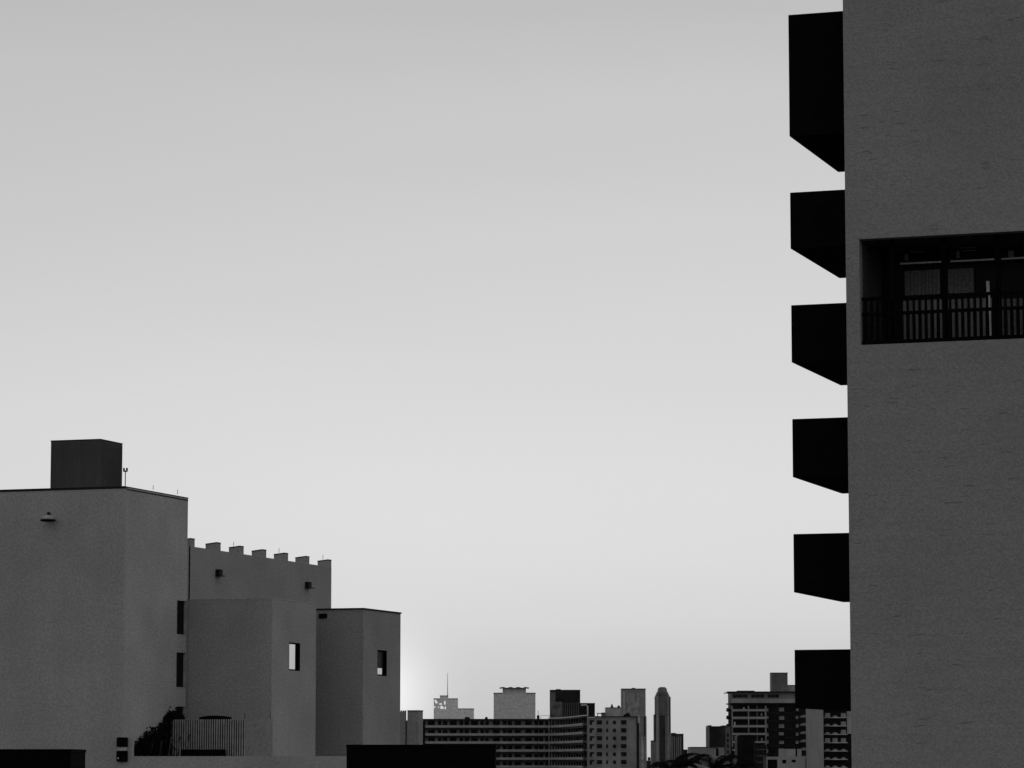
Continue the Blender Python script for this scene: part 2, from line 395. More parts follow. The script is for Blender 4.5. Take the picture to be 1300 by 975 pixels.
# crenellated wing
u_end = V_u(420, vB)
zN = V_z(262, 696.5, vB)        # notch level
zM = V_z(272.5, 689.2, vB)      # merlon top
M_WING = stucco('wing_stucco', .255, .11, .5, 7.5, .025, .05)
part('crenellated_wall', MB().box(vB - .8, vB, uA2 + .002, u_end, 0, zN), M_WING, lb)
part('wing_edge_strip', MB().box(vB + .002, vB + .03, V_u(238.2, vB), V_u(239.4, vB), V_z(239, 762, vB), zN), M_BLACK, lb)  # thin black strip down the wing wall beside the front block
part('wing_block', MB().box(vB - 9, vB - .802, uA2 + .002, u_end, 0, zN - 1.0), M_LEFT, lb)
ends = [245.4, 278.6, 308, 336.8, 364.7, 391.8, 419.85]
me0 = None
mtops = []
for i, px in enumerate(ends):
    ue = V_u(px, vB); ln = .68 if i else (ue - uA2 - .004)
    if i == 0: ln = min(ln, .68)
    us = ue - ln
    def slope(v0, v1, y0, y1, z0, zi, zo):
        return MB().add([(v0,y0,z0),(v1,y0,z0),(v1,y1,z0),(v0,y1,z0),(v0,y0,zi),(v1,y0,zo),(v1,y1,zo),(v0,y1,zi)], [(0,3,2,1),(4,5,6,7),(0,1,5,4),(1,2,6,5),(2,3,7,6),(3,0,4,7)])
    mm = part('merlon', slope(vB - .8, vB, us, ue, zN + .002, zM - .09, zM), M_WING, lb)
    q = slope(vB - .81, vB + .01, us - .01, ue + .01, 0, 0, 0); q.v = [(x, y, (zM - .088 if x < vB - .5 else zM + .002) + (0 if i < 4 else .075)) for i, (x, y, z) in enumerate(q.v)]
    part('coping', q, M_COPE, mm)
    mtops.append((us, ue))
# stair tower (front face 240..345, side 345..401)
u2 = uA2 + .35
v2, z2 = onU(345.5, 760, u2); u2b = V_u(401, v2)
def tower(u0, u1, v1, z, wpx, wy, mat, bright):
    """hollow tower: opening in the +v face and one in the rear face so that sky shows through"""
    t = .28
    ha = (V_u(wpx[0], v1), V_u(wpx[1], v1), V_z(sum(wpx)/2, wy[1], v1), V_z(sum(wpx)/2, wy[0], v1))
    m = MB().wall('v', v1, v1 - t, u0 + t + .002, u1, 0, z, [ha])
    b = MB().box(vB + .002, v1, u0, u0 + t, 0, z)
    rear = MB().box(vB + .002, v1 - t - .002, u1 - t, u1 - .002, 0, z)
    return m, b, rear, ha
def make_tower(nm, u0, u1, v1, z, wpx, wy, mat, bright, lab):
    m, b, rear, ha = tower(u0, u1, v1, z, wpx, wy, mat, bright)
    st = part(nm, b, mat, lb); st['label'] = lab
    part('side_wall', m, mat, st); part('rear_wall', rear, mat, st)
    part('roof', MB().box(vB + .002, v1 - .282, u0 + .282, u1 - .282, z - .5, z - .3), M_COPE, st)
    wd = part('window', MB().box(v1 - .24, v1 - .18, ha[0] - .1, ha[1] + .1, ha[2] - .1, ha[3] + .1), M_GLASS, st)
    part('pane', MB().box(v1 - .176, v1 - .168, ha[0] + .04, ha[0] + (ha[1] - ha[0]) * bright[0], ha[2] + .1, ha[2] + (ha[3] - ha[2]) * bright[1]), M_MIRROR, wd)
    fr = MB(); e = .05
    fr.box(v1 - .162, v1 - .003, ha[0] + .003, ha[0] + e, ha[2] + .003, ha[3] - .003); fr.box(v1 - .162, v1 - .003, ha[1] - e, ha[1] - .003, ha[2] + .003, ha[3] - .003)
    fr.box(v1 - .162, v1 - .003, ha[0] + e, ha[1] - e, ha[2] + .003, ha[2] + e + .03); fr.box(v1 - .162, v1 - .003, ha[0] + e, ha[1] - e, ha[3] - e - .03, ha[3] - .003)
    part('frame', fr, M_BLACK, wd)
    return st
t2 = make_tower('stair_tower', u2, u2b, v2, z2, (366.8, 380.8), (816, 851.5), M_LEFT2, (.98, .96), 'nearer stair tower with a slit window reflecting bright sky')
part('flashing', MB().box(vB + .01, v2 + .02, u2 - .02, u2 + .2, z2 + .002, z2 + .05), M_SLAT, t2)
part('flashing', MB().box(v2 - .2, v2 + .02, u2 + .202, u2b, z2 + .002, z2 + .05), M_SLAT, t2)
u3 = 206.0
v3, z3 = onU(461, 773.6, u3); u3b = V_u(508.3, v3)
t3 = make_tower('end_tower', u3, u3b, v3, z3, (479, 491), (825.5, 858), M_LEFT3, (.75, .30), 'farther stair tower with a smaller slit window')
m = MB().box(vB + .05, v3 + .06, u3 - .06, u3 + .3, z3 + .002, z3 + .10); m.box(v3 - .3, v3 + .06, u3 + .302, u3b + .06, z3 + .002, z3 + .10)
part('coping', m, M_COPE, t3)
part('scupper', MB().box(onU(405, 781, u3)[0], onU(415.3, 781, u3)[0], u3 - .06, u3 - .002, onU(410, 785, u3)[1], onU(410, 779, u3)[1]), M_BLACK, t3)
# terrace in front of the towers
zP = onU(300, 960, uA)[1]; v440 = onU(598, 965, u3b)[0]
zFl = zP - .25
part('terrace', MB().box(vA + .002, v440, uA + .3, u3b, 0, zFl), M_LEFT, lb)
part('terrace_parapet', MB().box(v440 - .3, v440, uA + .302, u3b, zFl + .002, zP), M_LEFT, lb)
part('terrace_parapet', MB().box(vA + .002, v440, uA, uA + .298, 0, zP), M_LEFT, lb)
vp1 = onU(167.5, 950, uA)[0]
part('pier', MB().box(vA + .004, vp1, uA + .003, uA + .297, zP + .002, onU(162, 936, uA)[1]), M_LEFT, lb)
# low rear wing between the end tower and the distant city
uL = 232.0
l0 = onU(470, 920, uL)[0]; l1, zl = onU(515.2, 903.5, uL)
q0 = onU(517.2, 903, uL)[0]; q1 = onU(531, 903, uL)[0]; zq = onU(525, 903, uL)[1]; zs = onU(516, 914.5, uL)[1]
part('low_wing', MB().box(l0, q1, uL, uL + 1, 0, zs), M_LEFT3, lb)
part('low_wing_parapet', MB().box(l0, l1, uL, uL + .12, zs + .002, zl), M_LEFT3, lb)
part('low_wing_parapet', MB().box(q0, q1, uL, uL + 1, zs + .002, zq), M_LEFT3, lb)
part('downpipe', MB().box(l1 + .01, l1 + .07, uL - .06, uL - .002, 0, zs), M_COPE, lb)
cc = MB()
for a, b in ((508.5, 510), (511.2, 512.8), (513.8, 515.2)): cc.box(onU(a, 903, uL)[0], onU(b, 903, uL)[0], uL, uL + .12, zl + .002, zl + .09)
part('coping', cc, M_COPE, lb); part('coping', MB().box(q0, q1 + .02, uL - .02, uL + 1.02, zq + .002, zq + .08), M_COPE, lb)

# things on the left building -------------------------------------------------
# flood light on the front wall
c = onU(66, 657, uA)
fx = root('wall_lamp', 'pale domed floodlight high on the plain front wall below the roof housing', 'lamp', (c[0], uA, c[1]), True)
part('shade', MB().lathe((c[0], uA - .55, c[1] - .17), [(.10, .28), (.26, .24), (.40, .14), (.47, .0)]), M_LEFT, fx, True)
part('lens', MB().lathe((c[0], uA - .55, c[1] - .28), [(.36, .0), (.48, .03), (.48, .105)]), M_BLACK, fx)
part('arm', MB().tube([(c[0] - .2, uA - .03, c[1] + .25), (c[0] - .2, uA - .3, c[1] + .27), (c[0] + .2, uA - .55, c[1] + .16)], .03), M_METAL, fx)
part('junction_box', MB().box(c[0] - .28, c[0] - .12, uA - .12, uA - .002, c[1] + .18, c[1] + .33), M_BLACK, fx)
for px, py, lab in ((275.5, 728, 'small box shaped wall lamp on the notched wall nearer the tall front block'), (389, 743.5, 'small box shaped wall lamp on the notched wall above the gap beside the end tower')):
    u_, z_ = onV(px, py, vB)
    fx = root('wall_lamp', lab, 'lamp', (vB, u_, z_), True, 'wall lamps on the notched wall')
    part('housing', MB().box(vB + .002, vB + .30, u_ - .25, u_ + .25, z_ - .13, z_ + .26), M_COPE, fx)
    part('hood', MB().prism([(vB + .002, u_ - .3), (vB + .42, u_ - .3), (vB + .42, u_ + .5), (vB + .002, u_ + .5)], z_ - .19, z_ - .135), M_METAL, fx)
# fork-shaped aerial on the corner
px = 159; u_ = uA + .9; c, zb = onU(px, 616, u_); zt = onU(px, 599, u_)[1]; s = u_ / F
an = root('aerial', 'short two pronged aerial on the roof corner beside the dark housing', 'aerial', (c, u_, zA), True)
part('mast', MB().tube([(c, u_, zA + .0), (c, u_, zt)], .03), M_METAL, an)
part('crossbar', MB().box(c - 2.9*s, c + 2.9*s, u_ - .05, u_ + .05, zt, zt + 1.7*s), M_BLACK, an)
for d in (-2.3, 2.3): part('prong', MB().box(c + (d-.9)*s, c + (d+.9)*s, u_ - .05, u_ + .05, zt + 1.7*s + .002, zt + 5.4*s), M_BLACK, an)
def rod(px, y0, y1, u_, zbase, lab):
    c, z1 = onU(px, y0, u_); single('lightning_rod', MB().tube([(c, u_, zbase), (c, u_, z1)], .018, 6), M_METAL, lab, 'lightning rod', True, 'lightning rods on the left building')
for px, y0, lab in ((194.5, 616, 'thin rod midway along the sloping roof edge right of the aerial'), (225.5, 621.5, 'thin rod near the far end of the tall block roof edge')):
    rod(px, y0, 0, V_u(px, vA - .1), zA + .36, lab)
for i, px, y0, lab in ((2, 296.6, 688, 'thin rod on the third notch block from the tall block'), (4, 354.3, 696, 'thin rod on the fifth notch block, middle one of the three with rods'), (6, 410, 704.5, 'thin rod on the last notch block at the wall end')):
    rod(px, y0, 0, (mtops[i][0] + mtops[i][1]) / 2, zM + .087, lab)
rod(343, 906, 0, u2 - .3, zFl, 'thin rod at the near corner of the first stair tower'); rod(310.5, 905.5, 0, 191.6, zFl, 'thin rod at the right end of the slatted screen')
# utility box on the corner
uX = uA - .05; x0 = onU(149.4, 950, uX)[0]; x1 = onU(162, 950, uX)[0]; za = onU(155, 967, uX)[1]; zb = onU(155, 936, uX)[1]; zm0 = onU(155, 953, uX)[1]; zm1 = onU(155, 948.5, uX)[1]
ub_ = root('utility_box', 'narrow black utility box with a pale middle band on the tall block corner', 'utility box', ((x0+x1)/2, uA, za), True)
def chamf(x0, x1, z0, z1, y0, y1, r):
    m = MB(); pts = [(x0+r,z0),(x1-r,z0),(x1,z0+r),(x1,z1-r),(x1-r,z1),(x0+r,z1),(x0,z1-r),(x0,z0+r)]; n = 8
    return m.add([(x,y0,z) for x,z in pts]+[(x,y1,z) for x,z in pts], [tuple(range(n)), tuple(range(n,2*n))[::-1]]+[(i,(i+1)%n,n+(i+1)%n,n+i) for i in range(n)])
part('upper_cover', chamf(x0, x1, zm1 + .005, zb, uA - .22, uA - .004, .06), M_BLACK, ub_)
part('lower_cover', chamf(x0, x1, za, zm0 - .005, uA - .22, uA - .004, .06), M_BLACK, ub_)
part('band', MB().box(x0 + .03, x1 - .05, uA - .2, uA - .004, zm0, zm1), M_SLAT, ub_)
part('dial', MB().lathe((x0 + .13, uA - .235, za + .17), [(.045, 0), (.045, .09)], 10), M_PALE, ub_)
# slatted screen
uF = 191.6
sf = root('slatted_screen', 'grey vertical slat screen standing on the terrace before the first stair tower', 'screen', (onU(260, 950, uF)[0], uF, zFl), True)
zf0 = zFl + .002; zf1 = onU(260, 913.2, uF)[1]
sm = MB(); a = onU(211.5, 935, uF)[0]; b = onU(310.5, 935, uF)[0]; n = 35
for i in range(n):
    x = a + (b - a) * i / (n - 1); sm.box(x - .032, x + .032, uF - .03, uF + .03, zf0, zf1)
part('slats', sm, M_SLAT, sf)
part('rail', MB().box(a, b, uF + .032, uF + .07, zf1 - .25, zf1 - .17).box(a, b, uF + .032, uF + .07, zf0 + .3, zf0 + .38), M_BLACK, sf)
part('backing', MB().box(a, b, uF + .30, uF + .34, zf0, zf1 - .03), M_COPE, sf)
part('end_panel', MB().box(b + .06, onU(345.8, 935, uF)[0], uF - .03, uF + .05, zf0, zf1 + .01), M_LEFT3, sf)
def unit(pa, pb, y0, y1, u_, lab, nm='rooftop_unit'):
    x0, x1 = onU(pa, y0, u_)[0], onU(pb, y0, u_)[0]; z1 = onU(pa, y0, u_)[1]
    r_ = root(nm, lab, 'equipment', ((x0+x1)/2, u_, zFl), True)
    z0 = max(zFl + .002, onU(pa, y1, u_)[1])
    m = MB(); n = 10; pts = []
    for i in range(n + 1): t = i / n; pts.append((x0 + (x1-x0)*t, z1 - .10*(2*t-1)**2))
    pts = [(x1, zFl + .1), ] + pts[::-1] + [(x0, zFl + .1)]
    k = len(pts); m.add([(x,u_,z) for x,z in pts]+[(x,u_+.9,z) for x,z in pts], [tuple(range(k)), tuple(range(k,2*k))[::-1]]+[(i,(i+1)%k,k+(i+1)%k,k+i) for i in range(k)])
    part('casing', m, M_BLACK, r_)
    part('foot', MB().box(x0 + .1, x0 + .25, u_ + .05, u_ + .85, zFl + .002, zFl + .098), M_METAL, r_)
    part('foot', MB().box(x1 - .25, x1 - .1, u_ + .05, u_ + .85, zFl + .002, zFl + .098), M_METAL, r_)
unit(253, 287, 908.5, 950, uF + .38, 'black curved top machine casing rising just above the slatted screen')
bx = MB(); x0, x1 = onU(234, 954, uF - .5)[0], onU(287, 954, uF - .5)[0]; zz = onU(260, 951.5, uF - .5)[1]
single('planter', MB().prism([(x0, uF - .9), (x1, uF - .9), (x1 - .1, uF - .3), (x0 + .1, uF - .3)], zFl + .002, zz), M_BLACK, 'long low black trough at the foot of the slatted screen', 'planter', True)
# black leafy mass added to stand for the shadow between block and tower
def shadow_leaves(mb, pts, n, size, rnd):
    for i in range(n):
        c, r = rnd.choice(pts)
        d = Vector((rnd.gauss(0,1), rnd.gauss(0,1), rnd.gauss(0,1))).normalized() * (r * rnd.random() ** .4)
        p = Vector(c) + d; a = Vector((rnd.uniform(-1,1), rnd.uniform(-1,1), rnd.uniform(-1,1))).normalized(); b = a.orthogonal().normalized(); s_ = size * rnd.uniform(.6, 1.4)
        if p.y > u2 - .05 or p.x < vA + .03: continue
        k = len(mb.v); mb.v += [tuple(p - a*s_), tuple(p + b*s_*.45), tuple(p + a*s_), tuple(p - b*s_*.45)]; mb.f.append((k, k+1, k+2, k+3))
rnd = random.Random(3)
sb0 = root('shadow_mass', 'leafy black mass added as the shadow of the terrace corner left of the slatted screen', 'shadow_mass', (vA + 1.2, uA2 - 1.5, zFl), True)
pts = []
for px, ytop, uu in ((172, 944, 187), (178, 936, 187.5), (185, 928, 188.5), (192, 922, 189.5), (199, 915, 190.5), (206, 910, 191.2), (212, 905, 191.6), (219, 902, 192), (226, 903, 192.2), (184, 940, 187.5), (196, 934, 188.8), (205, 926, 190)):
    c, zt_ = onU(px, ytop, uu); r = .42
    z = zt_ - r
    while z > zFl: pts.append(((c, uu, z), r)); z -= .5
fo = MB(); shadow_leaves(fo, pts, 18000, .11, rnd); shadow_leaves(fo, [(p_, r_ * 1.6) for p_, r_ in pts], 2500, .09, rnd)
part('shadow_leaves', fo, M_FOL, sb0)
for k in range(6): part('shadow_stem', MB().tube([(vA + .3 + k*.25, 187.2 + k*.8, zFl), (vA + .4 + k*.27, 187.3 + k*.8, zFl + .9 + k*.15)], .035, 6), M_TRUNK, sb0)

# ================================================================== NEAR BLACK ROOFS
def near_block(p0, p1, y, D, lab, depth):
    x0, z = onY(p0, y, D); x1 = onY(p1, y, D)[0]
    r_ = root('dark_building', lab, 'building', ((x0+x1)/2, D, 0))
    part('wall', MB().box(x0, x1, D, D + depth, 0, z - .12), M_BLACK, r_)  # backlit silhouette, its darkness put into the wall colour
    part('coping', MB().box(x0 - .02, x1 + .02, D - .02, D + depth + .02, z - .118, z), M_BALC, r_)
near_block(-260, 90, 951, 120, 'black flat roofed block low in the left corner before the tall stucco wall', 4.1)
near_block(440, 629, 945.3, 150, 'black flat roofed block low in front of the end tower and the long balconied building', 9)

# ================================================================== FAR CITY
def far(name, label, cat, D, px):
    x = onY(px, 960, D)[0]; return root(name, label, cat, (x, D, 0))
def pbox(m, p0, p1, ytop, ybot, D, dn=0, dp=20):
    x0 = onY(p0, ytop, D)[0]; x1 = onY(p1, ytop, D)[0]; z1 = onY(p0, ytop, D)[1]; z0 = 0 if ybot is None else onY(p0, ybot, D)[1]
    return m.box(x0, x1, D - dn, D + dp, z0, z1)
def cope(p0, p1, ytop, D, par, dp=20, h=.9, mat=None, name='coping'):
    m = MB(); x0, z = onY(p0, ytop, D); x1 = onY(p1, ytop, D)[0]; e = .08 * D / 1200; hh = h * D / F
    m.box(x0 - e, x1 + e, D - e, D + dp + e, z + .01, z + hh); return part(name, m, mat or M_COPE, par)
G = 'distant city buildings'
# tower with antenna
D = 7000
r = far('distant_tower', 'hazy stepped tower with a tall thin mast, leftmost on the skyline', 'building', D, 575)
def fx_(px, y=960): return onY(px, y, D)[0]
def fz(y, px=575): return onY(px, y, D)[1]
hl = []
for (a, b, y0, y1) in ((551.5,554,888.5,891),(552.5,555.2,890.5,893),(557.5,561,892.8,894.6),(559,562,896,900),(563.5,565.5,890,894.5),(551,552.5,896.5,898.8),(561,564,898,899.5),(564.5,566,897,900.5),(556,557.3,897,898.4)):
    hl.append((fx_(a), fx_(b), fz(y1), fz(y0)))
mt_far = fm(.42)  # raised paleness carries much of this tower's haze in its colour
part('wall', MB().wall('u', D, D + 3, fx_(550.5), fx_(567), fz(914), fz(887.5), hl), mt_far, r)
part('wall', pbox(MB().box(fx_(567)+.01, fx_(581), D, D + 30, 0, fz(887.5)), 550.5, 567, 914.02, None, D, 0, 30), mt_far, r)
part('penthouse', pbox(MB(), 558.5, 568.8, 883.8, 887.4, D, 0, 25), mt_far, r)
part('lower_wing', pbox(MB(), 581.1, 601.5, 900.3, None, D, 0, 30), mt_far, r)
cope(550.5, 558.2, 887.5, D, r, 25); cope(569, 581, 887.5, D, r, 25); cope(581.6, 601.5, 900.3, D, r, 28); cope(558.5, 568.8, 883.8, D, r, 20)
part('mast', MB().tube([(fx_(568), D + 5, fz(884)), (fx_(568), D + 5, fz(854))], .85, 6, .35), fm(.10), r)
# tower with wavy roof
D = 6000
r = far('distant_tower', 'broad hazy tower with a raised centre and wavy overhanging roof', 'building', D, 653)
part('wall', pbox(MB(), 626.7, 679.8, 880.5, None, D, 0, 40), fm(.31), r)  # haze largely put into the paler wall colour here too
part('penthouse', pbox(MB(), 638, 667.8, 873.5, 880.4, D, -3, 30), fm(.30), r)
cope(626.7, 637.5, 880.5, D, r, 40, 1.1); cope(668.3, 679.8, 880.5, D, r, 40, 1.1)
wv = MB(); vs = []; fs = []; n = 48
for i in range(n + 1):
    px = 634.2 + (671.5 - 634.2) * i / n; yy = 872.7 - .55 * math.sin((px - 636) / 34 * 3.5 * 2 * math.pi) * (1 if 637 < px < 669 else 0)
    x = onY(px, yy, D)[0]; z1 = onY(px, yy, D)[1]; z0 = onY(px, yy + 1.1, D)[1]
    vs += [(x, D - 5, z0), (x, D - 5, z1), (x, D + 35, z1), (x, D + 35, z0)]
for i in range(n):
    for j in range(4): fs.append((i*4+j, i*4+(j+1)%4, i*4+4+(j+1)%4, i*4+4+j))
fs += [(0,1,2,3), (n*4+3, n*4+2, n*4+1, n*4)]
part('roof', wv.add(vs, fs), fm(.05), r)
# dark tower
D = 1900
r = far('distant_tower', 'near black tower with ribbed lower half and a short extension on its right', 'building', D, 725)
part('wall', pbox(MB(), 698.3, 736.6, 876.6, None, D, 0, 18), fm(.022, .2), r)
cope(698.3, 736.6, 876.6, D, r, 18); part('penthouse', pbox(MB(), 705.5, 712, 874.7, 876.0, D, -2, 8), M_COPE, r)
part('side_panel', pbox(MB(), 699.3, 705, 878.5, 891, D, .4, -.01), fm(.07, .2), r)
part('side_panel', pbox(MB(), 699.3, 713.4, 891.1, 911, D, .4, -.01), fm(.06, .3), r)
for i in range(8): part('rib', pbox(MB(), 714.3 + i*2.8, 715.0 + i*2.8, 892, 911, D, .5, -.01), fm(.075), r)
part('extension', pbox(MB(), 736.7, 755.3, 893.4, None, D, -1, 14), fm(.02, .2), r)
cope(736.9, 755.3, 893.4, D, r, 12)
pp = MB(); x, z = onY(746, 894.8, D); x2 = onY(737.5, 894.8, D)[0]
pp.tube([(x2, D - .6, z - .3), (x - .9, D - .6, z), (x, D - .6, z - .8), (x, D - .6, onY(746, 911, D)[1])], .40, 8); part('duct', pp, M_PALE, r)
# low stepped roofs beside the slab tower
D = 2300
r = far('distant_building', 'low stepped grey building just left of the tall slab tower', 'building', D, 775)
part('wall', pbox(MB(), 769.3, 789.5, 898.8, None, D, 0, 25), fm(.19), r); cope(769.3, 788, 898.8, D, r, 25, .8)
part('lower_roof', pbox(MB(), 764, 769.2, 904.5, None, D, 0, 20), fm(.19), r)
part('canopy', pbox(MB(), 757.5, 769, 905.3, 906.3, D, 4, -.5), M_COPE, r); part('canopy_post', pbox(MB(), 758, 758.8, 906.4, 912, D, 4, -3.2), M_COPE, r)
for px, y in ((777, 893.5), (785.7, 895.3)):
    part('vent_stack', MB().lathe((onY(px, y, D)[0], D + 3, onY(px, 898.2, D)[1]), [(1.2, 0), (.7, 1.2), (.25, onY(px, y, D)[1] - onY(px, 898.2, D)[1])], 8), M_METAL, r)
# slab tower
D = 3000
r = far('distant_tower', 'tall narrow slab tower with a paler centre strip and flat roof', 'building', D, 804)
part('wall', pbox(MB(), 789, 819.6, 875.3, 909, D, 0, 20), fm(.125), r); part('wall', pbox(MB(), 789, 820.8, 909.01, None, D, 0, 20), fm(.12), r)
part('facade_panel', pbox(MB(), 795, 811.5, 880, 909.5, D, .8, -.01), fm(.14, .2), r); part('facade_panel', pbox(MB(), 790.5, 794, 878, 909.5, D, .8, -.01), fm(.19), r)
part('facade_panel', pbox(MB(), 810, 812.5, 909.6, 975, D, .8, -.01), fm(.24, .2), r); part('facade_panel', pbox(MB(), 814, 817, 935.5, 975, D, .8, -.01), fm(.20, .3), r)
part('shaft', pbox(MB(), 817.4, 819.0, 909.6, 934, D, .8, -.01), M_COPE, r); part('shaft', pbox(MB(), 807, 809, 909.6, 975, D, .9, -.01), M_COPE, r)
cope(789, 819.6, 875.3, D, r, 20, 1.2); part('penthouse', pbox(MB(), 802, 806.5, 873.2, 874.0, D, -2, 6), M_COPE, r)
# slender tower with stepped crown
D = 2600
r = far('distant_tower', 'slender tower with rounded stepped crown standing alone right of the slab tower', 'building', D, 841)
m = pbox(MB(), 831.7, 850.4, 884, 907, D, 0, 12)
part('shaft', m, fm(.10), r); part('shaft', pbox(MB(), 830.4, 851.5, 907.01, None, D, 0, 13), fm(.095), r)
for a, b, y0, y1 in ((832.6, 849.6, 881.4, 883.99), (833.8, 848.4, 878.6, 881.39), (835.4, 846.8, 875, 878.59), (836, 846.2, 873.4, 874.99), (837.6, 844.8, 872.2, 873.39)): part('crown', pbox(MB(), a, b, y0, y1, D, -.4, 10), fm(.10), r)
for a, b, y0, y1, mm in ((830.6, 832.2, 907.4, 941, M_COPE), (833, 835.8, 884, 975, fm(.15)), (837.5, 844.2, 908, 975, fm(.045, .3)), (847.3, 849.3, 884, 975, fm(.14)), (850, 851.3, 884.5, 935, M_COPE), (836.5, 846, 878.8, 884.2, fm(.06))):
    part('facade_panel', pbox(MB(), a, b, y0, y1, D, .7, -.01), mm, r)
part('lower_wing', pbox(MB(), 826.8, 830.38, 941, None, D, 0, 12), fm(.085), r); cope(826.8, 830.3, 941, D, r, 12, 1.0)
for k in range(1, 9): part('floor_line', pbox(MB(), 832, 850.2, 884 + k*2.75, 884.5 + k*2.75, D, .75, -.01), fm(.06), r)
# block right of it
D = 2200
r = far('distant_building', 'dark ribbed mid rise block touching the slender tower on its right', 'building', D, 860)
part('wall', pbox(MB(), 851.9, 867.7, 932.3, None, D, 0, 18), fm(.05, .3), r)
part('penthouse', pbox(MB(), 852.5, 858.4, 930.4, 932.2, D, -1, 8), fm(.05), r)
for k, px in enumerate((852.6, 855.5, 858.6, 861, 863.6)): part('rib', pbox(MB(), px, px + 1.1, 934 + (k % 3), 975, D, .6, -.01), fm(.12, .3), r)
part('lower_wing', pbox(MB(), 867.8, 873, 951.5, None, D, 0, 12), fm(.03), r); cope(852, 867.7, 932.3, D, r, 16, .8)
D = 3400
r = far('distant_building', 'low dark rooftop seen in the gap left of the slender tower', 'building', D, 824)
part('wall', pbox(MB(), 800, 835, 965.5, None, D, 0, 30), fm(.03), r); part('penthouse', pbox(MB(), 822.5, 826, 961.3, 965.4, D, -3, 6), M_COPE, r)
D = 2500
r = far('distant_building', 'long low dark block behind the palms', 'building', D, 900)
part('wall', pbox(MB(), 858, 1075, 960, None, D, 0, 30), fm(.03), r); cope(858, 1075, 960, D, r, 30)

# long balconied building with curved wing ------------------------------------
D = 1200
r = far('balconied_building', 'long dark roofed apartment block of striped balconies curving to a windowed end wall', 'building', D, 660)
def P(px, d): return (onY(px, 960, d)[0], d)
line = [P(536.5, 1200), P(700, 1200)]
for i in range(1, 9):
    t = i / 8; line.append(P(700 + 45.2 * t, 1200 - 73 * t ** 1.7))
xE0, _ = P(746.2, 1108); xE1, _ = P(808, 1108)
zR = onY(600, 914.6, 1200)[1]
foot = line + [(line[-1][0], 1109), (line[-1][0] + .5, 1109), (line[-1][0] + .5, 1215), (line[0][0], 1215)]
part('wall', MB().prism(foot, 0, zR), fm(.095, .15), r)
part('end_wall', MB().box(xE0 + .2, xE1, 1108, 1213, 0, onY(780, 910.2, 1108)[1]), fm(.13, .12), r)
part('side_pier', MB().box(xE1 - .01, xE1 + 1.2, 1112, 1213, 0, zR - 2), fm(.05), r)
fl = 10.07 * 1200 / F
def band(pl, z0, z1, off, th, inset=0):
    """strip following the plan line, th deep, its face `off` in front of it"""
    nrm = []
    for i in range(len(pl)):
        a = Vector(pl[max(i-1,0)]); b = Vector(pl[min(i+1,len(pl)-1)]); d = (b - a).normalized(); nrm.append(Vector((d.y, -d.x)))
    f = [Vector(p) + n_ * off for p, n_ in zip(pl, nrm)]; b_ = [Vector(p) + n_ * (off - th) for p, n_ in zip(pl, nrm)]
    m = MB(); vs = []; fs = []
    for i in range(len(pl)): vs += [(f[i].x, f[i].y, z0), (f[i].x, f[i].y, z1), (b_[i].x, b_[i].y, z1), (b_[i].x, b_[i].y, z0)]
    for i in range(len(pl)-1):
        for j in range(4): fs.append((i*4+j, i*4+(j+1)%4, i*4+4+(j+1)%4, i*4+4+j))
    k = len(pl)-1; fs += [(0,1,2,3), (k*4+3, k*4+2, k*4+1, k*4)]
    return m.add(vs, fs)
part('roof_edge', band(line, zR + .01, zR + .55, 1.6, 6), M_COPE, r)
part('roof_band', band(line[1:], zR + .56, zR + .95, 1.3, 1.2), M_PALE, r)
part('end_roof_edge', MB().box(xE0, xE1 + .3, 1107.6, 1212, onY(780, 910.2, 1108)[1] + .01, onY(780, 909.3, 1108)[1]), M_COPE, r)
part('end_wall_fascia', MB().box(onY(746, 911, 1105)[0], onY(755.5, 911, 1105)[0], 1106.4, 1107.5, onY(750, 911.4, 1107)[1], onY(750, 910.3, 1107)[1]), M_PALE, r)
for k in range(7):
    zb = zR - fl * (k + 1) + .3
    part('balcony_front', band(line, zb, zb + .82, 1.5, .2), fm(.185, .12), r)
    part('balcony_slab', band(line, zb - .72, zb - .02, 1.25, 1.22), M_COPE, r)  # slab edge, its dark colour also painting the shade below the parapet
# windows on the straight run (dark openings)
runs = [(100,155),(190,215),(235,270),(300,355),(388,415),(435,468),(495,550),(580,605),(625,650),(695,750),(785,815),(830,865),(893,945),(990,1045),(1075,1105),(1118,1150),(1175,1225)]
cnt = 0; extra = MB()
for k in range(6):
    z1 = zR - fl * k - .12; z0 = zR - fl * (k + 1) + 1.1
    for a, b in runs:
        pa, pb = 530 + a / 7.222, 530 + b / 7.222
        if k >= 3 and pb < 629: continue
        x0, x1 = onY(pa, 950, 1200)[0], onY(pb, 950, 1200)[0]; cnt += 1
        part('window', MB().box(x0 - .12, x1 + .12, 1199.85, 1200.3, z0, z1), M_BLACK, r)
m = MB()
for k in range(6):
    z1 = zR - fl * k - .12; z0 = zR - fl * (k + 1) + 1.0
    for i in range(1, len(line) - 1):
        a, b = Vector(line[i]), Vector(line[i+1]); d = (b - a); ln = d.length; d.normalize(); nn = Vector((d.y, -d.x))
        nseg = 1
        a2 = a + d * .3; b2 = b - d * .3
        q = [a2 + nn*.1, b2 + nn*.1, b2 - nn*.2, a2 - nn*.2]
        m.prism([(p.x, p.y) for p in q], z0, z1)
cw = part('window_strip', m, M_BLACK, r)
m = MB()
for i in range(14):
    t = (i + .3) / 14; px = 696 + 48 * t; tt = max(0, (px - 700) / 45.2); d_ = 1200 - 73 * tt ** 1.7 - 1.2
    x = onY(px, 950, d_)[0]; m.box(x - .18, x + .18, d_ - .2, d_ + .1, zR - fl * 6, zR - .1)
part('balcony_divider', m, fm(.12), r)
